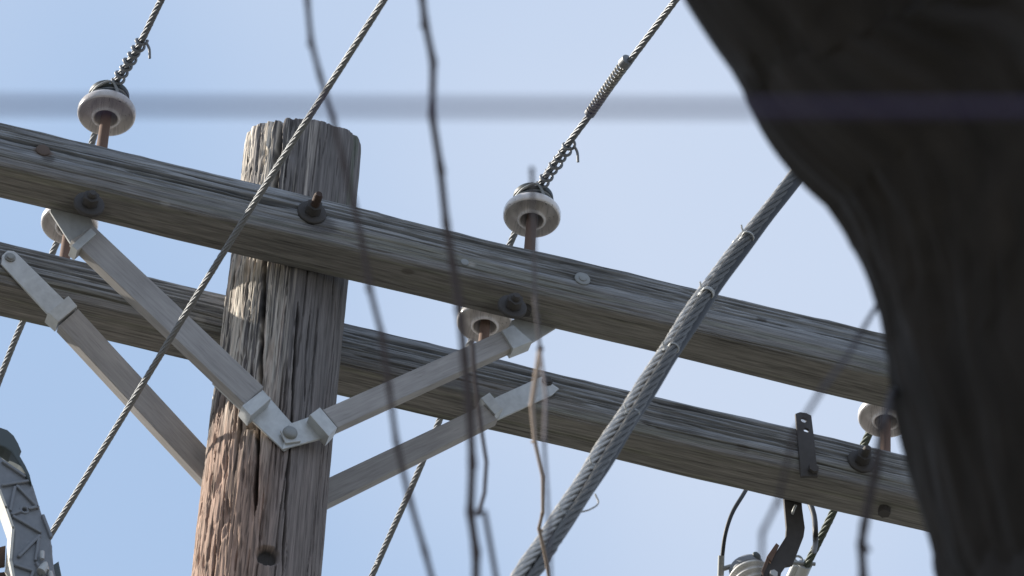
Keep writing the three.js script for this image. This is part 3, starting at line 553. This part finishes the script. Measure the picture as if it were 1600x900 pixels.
// ------------------------------------------------------------------ bracket, arrester and jumper on the right
{
  const z = RZ + 0.001, zb = -AZ - HD - 0.009;
  const t = thing('mounting_bracket', 'dark steel bracket with two holes strapped over the rear crossarm on the right', 'bracket', onZ(1260, 740, z));
  part(t, 'front_strap', plate([[1243, 646], [1250, 643.5], [1260, 645], [1268, 649], [1273, 690], [1278, 744], [1252, 744], [1248, 700]], z, 0.0065, [[1256, 656, 0.0058], [1260, 672, 0.0052]]), M.dark);
  const bolt = onZ(1268, 756, z); part(t, 'strap_bolt', [hexHead(V(bolt.x, bolt.y + 0.03, z + 0.006), ZP, 0.011, 0.009)], M.dark);
  part(t, 'hanger_arm', plate([[1222, 740], [1226, 790], [1229, 824], [1228, 838], [1214, 860], [1200, 878], [1186, 904], [1178, 960], [1210, 960], [1221, 894], [1228, 884], [1239, 882], [1256, 838], [1258, 824], [1254, 795], [1250, 745]], zb, 0.008, [], 0.0016), M.dark);
  part(t, 'hook', tube([onZ(1243, 790, zb + 0.014), onZ(1240, 797, zb + 0.018), onZ(1238, 803, zb + 0.01)], 0.003, 10, 6), M.galv); part(t, 'arm_bolt', hexHead(onZ(1208, 898, zb + 0.009), ZP, 0.009, 0.006), M.galv);
  part(t, 'rusty_edge_clip', [plate([[1199, 868], [1213, 848], [1218, 852], [1205, 878]], zb + 0.009, 0.006), plate([[1190, 892], [1199, 868], [1203, 874], [1193, 898]], zb + 0.009, 0.004)], M.rust);
}
{
  const top = at(1158, 868, 12.32), ax = RT.clone().multiplyScalar(-0.3).addScaledVector(UP, 0.75).addScaledVector(W, -0.6).normalize();    // leans up and towards the camera
  const base = top.clone().addScaledVector(ax, -0.24), R = 0.039, pr = [[0, 0.224], [0.02, 0.223], [0.030, 0.219], [0.0350, 0.212], [0.0358, 0.2015]];
  const ribs = [[0.0345, 0.2025]]; for (let i = 0; i < 11; i++) { const y = 0.196 - i * 0.0165; ribs.push([0.036, y + 0.003], [R + 0.002, y - 0.0015], [R + 0.0015, y - 0.0055], [0.0345, y - 0.0075]); } ribs.push([0.03, 0], [0, 0]);
  const t = thing('surge_arrester', 'white ribbed porcelain arrester with grey domed cap below the rear crossarm', 'arrester', base);
  part(t, 'ribbed_body', place(lathe(ribs.reverse(), 44), base, ax), std(lin(0.74, 0.74, 0.73), 0.4, 0, { map: mottleTex }));
  part(t, 'cap', place(lathe(pr.reverse(), 36), base, ax), M.cast);
  const s = RT.clone().multiplyScalar(0.65).addScaledVector(W, 0.75).normalize(), hp = base.clone().addScaledVector(ax, 0.212).addScaledVector(s.addScaledVector(ax, -s.dot(ax)).normalize(), 0.0345);
  part(t, 'cap_plug', place(new THREE.SphereGeometry(0.0095, 18, 12).scale(1, 0.6, 1), hp, s), M.castDark);
  part(t, 'support_clip', cyl(base.clone().addScaledVector(RT, 0.0), at(1196, 940, 12.32), 0.012), M.dark);
  part(t, 'terminal', [cyl(at(1127, 868, 12.3), at(1126, 900, 12.3), 0.0065), cyl(at(1126, 890, 12.3), at(1142, 885, 12.31), 0.005)], M.galvDull);
  const j = tag(part(scene, 'jumper_wire', tube([at(1290, 770, 12.45), at(1220, 742, 12.5), at(1178, 752, 12.42), at(1158, 778, 12.35), at(1143, 804, 12.32), at(1133, 836, 12.3), at(1128, 874, 12.3)], 0.0042, 50, 8), M.jacket), 'thin dark jumper wire curving down to the white arrester', 'wire');
}

// ------------------------------------------------------------------ grey casting at the lower left
{
  const z = 0.02, T = 0.02;
  const t = thing('switch_bracket', 'grey ribbed metal casting with curved top at the lower left edge', 'switch bracket', onZ(40, 880, z));
  const P = M.cast;
  part(t, 'casting_plate', plate([[-30, 700], [-4, 708], [4, 716], [16, 727], [42, 744], [52, 758], [66, 804], [80, 842], [84, 880], [94, 940], [100, 985], [24, 985], [18, 880], [22, 832], [10, 800], [0, 776], [-30, 730]], z, T, [[38, 797, 0.004]], 0.003), P);
  part(t, 'curved_guard', plate([[-40, 668], [0, 667], [12, 671], [22, 680], [29, 692], [34, 704], [31, 711], [40, 726], [47, 741], [50, 756], [42, 744], [30, 724], [18, 706], [8, 699], [0, 696], [-40, 690]], z - 0.004, T + 0.012, [], 0.003), M.castDark);
  // pale plate behind the opening, turned to the light
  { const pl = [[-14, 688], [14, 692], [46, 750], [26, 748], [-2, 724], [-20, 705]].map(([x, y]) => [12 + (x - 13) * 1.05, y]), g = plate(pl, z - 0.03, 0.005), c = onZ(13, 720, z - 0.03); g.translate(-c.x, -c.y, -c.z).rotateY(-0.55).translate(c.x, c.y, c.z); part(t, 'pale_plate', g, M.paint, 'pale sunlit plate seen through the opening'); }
  const rib = (x0, y0, x1, y1, w = 0.006, h = 0.008) => { const a = onZ(x0, y0, z + T), b = onZ(x1, y1, z + T), d = b.clone().sub(a), g = new RoundedBoxGeometry(d.length(), w, h, 2, 0.002); g.rotateZ(Math.atan2(d.y, d.x)); g.translate((a.x + b.x) / 2, (a.y + b.y) / 2, z + T + h / 2 - 0.002); part(t, 'rib', g, P); };
  for (const r of [[2, 760, 46, 753], [25, 760, 60, 796], [23, 762, 15, 800], [60, 793, 44, 797], [32, 800, 17, 806], [19, 808, 64, 834], [62, 838, 28, 872], [60, 842, 55, 878], [22, 884, 52, 894], [56, 880, 70, 905], [52, 893, 40, 930], [3, 722, 40, 747], [66, 806, 80, 842]]) rib(...r);
  const bo = onZ(38, 797, z + T); part(t, 'boss', place(new THREE.TorusGeometry(0.007, 0.0028, 8, 22), V(bo.x, bo.y, z + T)), P);
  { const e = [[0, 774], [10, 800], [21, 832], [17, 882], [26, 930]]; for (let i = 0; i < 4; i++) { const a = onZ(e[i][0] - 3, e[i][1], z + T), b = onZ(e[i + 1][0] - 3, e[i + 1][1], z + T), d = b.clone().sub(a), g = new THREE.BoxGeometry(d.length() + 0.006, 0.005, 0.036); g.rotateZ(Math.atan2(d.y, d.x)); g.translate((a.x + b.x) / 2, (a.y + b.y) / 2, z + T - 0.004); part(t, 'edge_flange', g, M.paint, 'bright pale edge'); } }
  part(t, 'side_panel', [plate([[-30, 862], [9, 852], [8, 884], [-30, 890]], z - 0.01, 0.006), plate([[-30, 898], [8, 893], [14, 930], [-30, 940]], z - 0.01, 0.006)], M.rustDark);
  part(t, 'latch', [plate([[58, 870], [66, 846], [76, 838], [82, 852], [83, 882], [92, 876], [98, 905], [102, 960], [60, 960]], z - 0.004, 0.018, [], 0.003)], M.castDark);
  part(t, 'latch_pin', [cyl(onZ(66, 862, z + 0.03), onZ(66, 874, z + 0.03), 0.004), cyl(onZ(70, 880, z + 0.03), onZ(73, 892, z + 0.03), 0.005), cyl(onZ(64, 894, z + 0.028), onZ(70, 886, z + 0.028), 0.009), cyl(onZ(78, 894, z + 0.028), onZ(82, 910, z + 0.028), 0.005)], M.galv);
  const m0 = onZ(60, 975, z); part(t, 'support_arm', [cyl(V(m0.x, m0.y, z), V(-0.08, m0.y - 0.05, 0.03), 0.022), cyl(V(m0.x, m0.y - 0.02, z), V(m0.x, m0.y + 0.05, z), 0.03)], M.galvDull);
}

// ------------------------------------------------------------------ trees
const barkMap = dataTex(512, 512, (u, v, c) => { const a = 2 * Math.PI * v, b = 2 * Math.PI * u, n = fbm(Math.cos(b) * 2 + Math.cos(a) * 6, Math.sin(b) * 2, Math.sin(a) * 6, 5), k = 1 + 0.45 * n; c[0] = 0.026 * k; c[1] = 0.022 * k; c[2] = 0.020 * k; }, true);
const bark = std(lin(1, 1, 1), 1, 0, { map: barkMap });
{
  const D = 5.9, edge = [[1000, -110], [1062, -4], [1102, 62], [1142, 118], [1166, 158], [1188, 205], [1232, 268], [1290, 326], [1330, 384], [1360, 455], [1378, 520], [1396, 610], [1418, 700], [1438, 790], [1456, 870], [1476, 960]];
  const Rpx = 380, S = D / FPX, ctr = [];
  for (let i = 0; i < edge.length; i++) { const a = edge[Math.max(i - 1, 0)], b = edge[Math.min(i + 1, edge.length - 1)], dx = b[0] - a[0], dy = b[1] - a[1], l = Math.hypot(dx, dy); ctr.push(at(edge[i][0] + dy / l * Rpx, edge[i][1] - dx / l * Rpx, D)); }
  const up = ctr[0].clone().sub(ctr[2]).normalize(), low = ctr[ctr.length - 1];
  const path = [ctr[0].clone().addScaledVector(up, 1.6).add(V(0, 0.8, 0)), ctr[0].clone().addScaledVector(up, 0.5).add(V(0, 0.1, 0)), ...ctr, V(low.x + 0.05, low.y - 0.7, low.z + 0.02), V(low.x + 0.12, low.y - 2, low.z), V(low.x + 0.15, 1.6, low.z), V(low.x + 0.15, -0.1, low.z)];
  const t = thing('tree', 'big dark tree trunk curving up the right side, close to the viewer', 'tree', V(low.x + 0.15, 0, low.z));
  const R = Rpx * S;
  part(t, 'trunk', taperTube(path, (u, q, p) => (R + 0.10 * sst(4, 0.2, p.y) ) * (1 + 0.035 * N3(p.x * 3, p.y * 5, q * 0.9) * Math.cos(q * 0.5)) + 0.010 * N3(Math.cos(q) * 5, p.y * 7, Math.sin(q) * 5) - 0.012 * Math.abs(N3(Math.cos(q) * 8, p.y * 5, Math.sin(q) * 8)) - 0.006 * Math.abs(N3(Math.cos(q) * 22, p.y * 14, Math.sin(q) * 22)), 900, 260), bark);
  // limb leaving the trunk above the frame
  part(t, 'limb', taperTube([ctr[1].clone().add(V(0.3, 0.1, -0.05)), ctr[0].clone().add(V(0.5, 0.7, -0.2)), ctr[0].clone().add(V(0.9, 1.8, -0.4)), ctr[0].clone().add(V(1.2, 3, -0.5))], (u) => 0.2 * (1 - 0.6 * u), 60, 24, 0.1), bark);
  // added trunk, unseen on the left, made up to keep the sun off it
  const q = at(1400, 430, D), b = q.clone().add(V(SUN.x, 0, SUN.z).normalize().multiplyScalar(2.9)); b.y = 0;
  const t2 = thing('tree', 'added unseen tree trunk left of the view that shades the visible trunk', 'tree', b);
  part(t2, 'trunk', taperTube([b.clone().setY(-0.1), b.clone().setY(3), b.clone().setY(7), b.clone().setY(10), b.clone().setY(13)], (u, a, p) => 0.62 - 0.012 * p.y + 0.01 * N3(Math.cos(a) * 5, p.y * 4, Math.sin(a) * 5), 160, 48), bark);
  part(t2, 'limb', taperTube([b.clone().setY(11), b.clone().add(V(-0.8, 12.2, 0.5)), b.clone().add(V(-1.8, 13.8, 0.9))], (u) => 0.3 * (1 - 0.7 * u), 40, 20, 0.1), bark);
}
// bare twigs hanging between camera and pole
function twig(label, px, depth, wpx, mat, tipScale = 0.7, extra = null) {
  const pts = px.map(([x, y], i) => at(x, y, depth + (px[i][2] ?? 0))), n = pts.length, out = [];
  // straight internodes with a small swelling at each joint
  const rad = [];
  for (let i = 0; i < n - 1; i++) { const L = pts[i].distanceTo(pts[i + 1]), m = Math.max(3, Math.round(L / 0.004)); for (let k = 0; k < m; k++) { const u = k / m, e = Math.min(u, 1 - u) * L; out.push(pts[i].clone().lerp(pts[i + 1], u)); rad.push(1 + 0.2 * Math.exp(-e * e / 0.00004)); } }
  out.push(pts[n - 1]); rad.push(1);
  const r0 = wpx * depth / FPX / 2, buds = [];
  for (let i = 2; i < n - 2; i += 3) {                    // a bud on alternate sides at some joints
    const d = pts[i + 1].clone().sub(pts[i]).normalize(), sd = RT.clone().multiplyScalar(i % 2 ? 1 : -1).addScaledVector(d, 0.9).normalize();
    buds.push(place(new THREE.SphereGeometry(r0 * 0.62, 8, 6).scale(1, 1.9, 1), pts[i].clone().addScaledVector(sd, r0 * 1.05), sd).toNonIndexed());
  }
  const stem = taperTubePoints(out, (i) => wpx * depth / FPX / 2 * rad[i] * lerp(1, tipScale, i / out.length));
  const g = mergeGeometries([stem.toNonIndexed(), ...buds]);
  const m = tag(part(scene, numbered('bare_twig'), extra ? [g, extra] : g, mat), label, 'twig');
  return m;
}
function taperTubePoints(P, radius) {
  const n = 10, pos = [], uv = [], idx = [], steps = P.length - 1;
  for (let i = 0; i <= steps; i++) {
    const t = P[Math.min(i + 2, steps)].clone().sub(P[Math.max(i - 2, 0)]).normalize(), a = V(0, 0, 1).cross(t).normalize(), b = t.clone().cross(a), r = radius(i);
    for (let j = 0; j <= n; j++) { const q = (j % n) / n * 2 * Math.PI, v = P[i].clone().addScaledVector(a, Math.cos(q) * r).addScaledVector(b, Math.sin(q) * r); pos.push(v.x, v.y, v.z); uv.push(i * 0.01, j / n); }
  }
  for (let i = 0; i < steps; i++) for (let j = 0; j < n; j++) { const k = i * (n + 1) + j; idx.push(k, k + 1, k + n + 1, k + 1, k + n + 2, k + n + 1); }
  const g = new THREE.BufferGeometry();
  g.setAttribute('position', new THREE.Float32BufferAttribute(pos, 3)); g.setAttribute('uv', new THREE.Float32BufferAttribute(uv, 2)); g.setIndex(idx); g.computeVertexNormals();
  return g;
}
twig('blurred bare twig hanging from the top edge past the right side of the pole', [[470, -160], [480, 0], [486, 65], [500, 118], [520, 185], [537, 255], [553, 318], [566, 378], [577, 448], [597, 525], [607, 600], [619, 690], [640, 780], [664, 862], [690, 960]], 5.8, 8.5, M.twig, 1.1);
{
  const fork = [[747, 806], [757, 770], [760, 722], [752, 670], [742, 590], [738, 530]];
  const fp = fork.map(([x, y]) => at(x, y, 7.6)), fl = [[757, 800], [766, 850], [776, 908], [790, 980]].map(([x, y]) => at(x, y, 5.9));
  const den = (p) => { const o = []; for (let i = 0; i < p.length - 1; i++) for (let k = 0; k < 20; k++) o.push(p[i].clone().lerp(p[i + 1], k / 20)); o.push(p[p.length - 1]); return o; };
  const ex = mergeGeometries([taperTubePoints(den(fp), () => 0.0026), taperTubePoints(den([at(738, 802, 5.8), ...fl]), () => 0.0026)].map((g) => g.toNonIndexed()));
  twig('long blurred twig forking near its lower end, left of the thin tan twig', [[650, -160], [659, -10], [664, 35], [677, 97], [675, 180], [688, 262], [697, 350], [707, 410], [718, 480], [726, 560], [734, 640], [738, 722], [735, 800], [744, 862], [743, 960]], 5.8, 10.5, M.twig, 1.35, ex);
}
twig('thin blurred twig ending beside the insulator right of the pole', [[831, 264], [833, 330, 0.1], [835, 400, 0.4], [836, 470, 0.8], [844, 545, 1.2], [853, 620, 0.9], [850, 690, 0.6], [855, 770, 0.3], [859, 860, 0.1], [862, 960]], 6.0, 7, M.twig, 0.8);
twig('thin tan twig in focus beside the thick cable bundle', [[844, 545, -2.2], [831, 632, -1.5], [836, 690, -0.9], [848, 745, -0.3], [848, 800], [842, 826], [848, 850], [856, 890], [862, 940]], 9.4, 7.5, M.twigTan, 0.7);
twig('broad blurred twig beside the tree trunk over the rear crossarm', [[1440, 520, 1.0], [1400, 598, 0.55], [1380, 662], [1368, 735], [1350, 822], [1346, 850], [1349, 905], [1352, 980]], 5.5, 17, M.twigDark, 0.8);
twig('very faint blurred twig crossing the rear crossarm left of the bracket', [[1450, 360, 1.6], [1372, 474, 1.0], [1322, 560, 0.2], [1283, 610], [1240, 680], [1216, 782], [1191, 832], [1189, 900], [1192, 980]], 5.2, 9, M.twigDark, 0.8);
// a thin wire strung close to the camera: only a soft band at this focus
{
  const d = 2.75, a = at(-2600, 152, d), b = at(-60, 164, d), c = at(800, 168, d), e = at(1660, 169, d), f = at(4200, 168, d);
  const w = tag(part(scene, 'near_wire', tube([a, b, c, e, f], 0.0021, 60, 8), std(lin(0.05, 0.038, 0.10), 0.8)), 'thin wire close to the camera, blurred into a level band across the top', 'wire');
}
renderer.render(scene, camera);
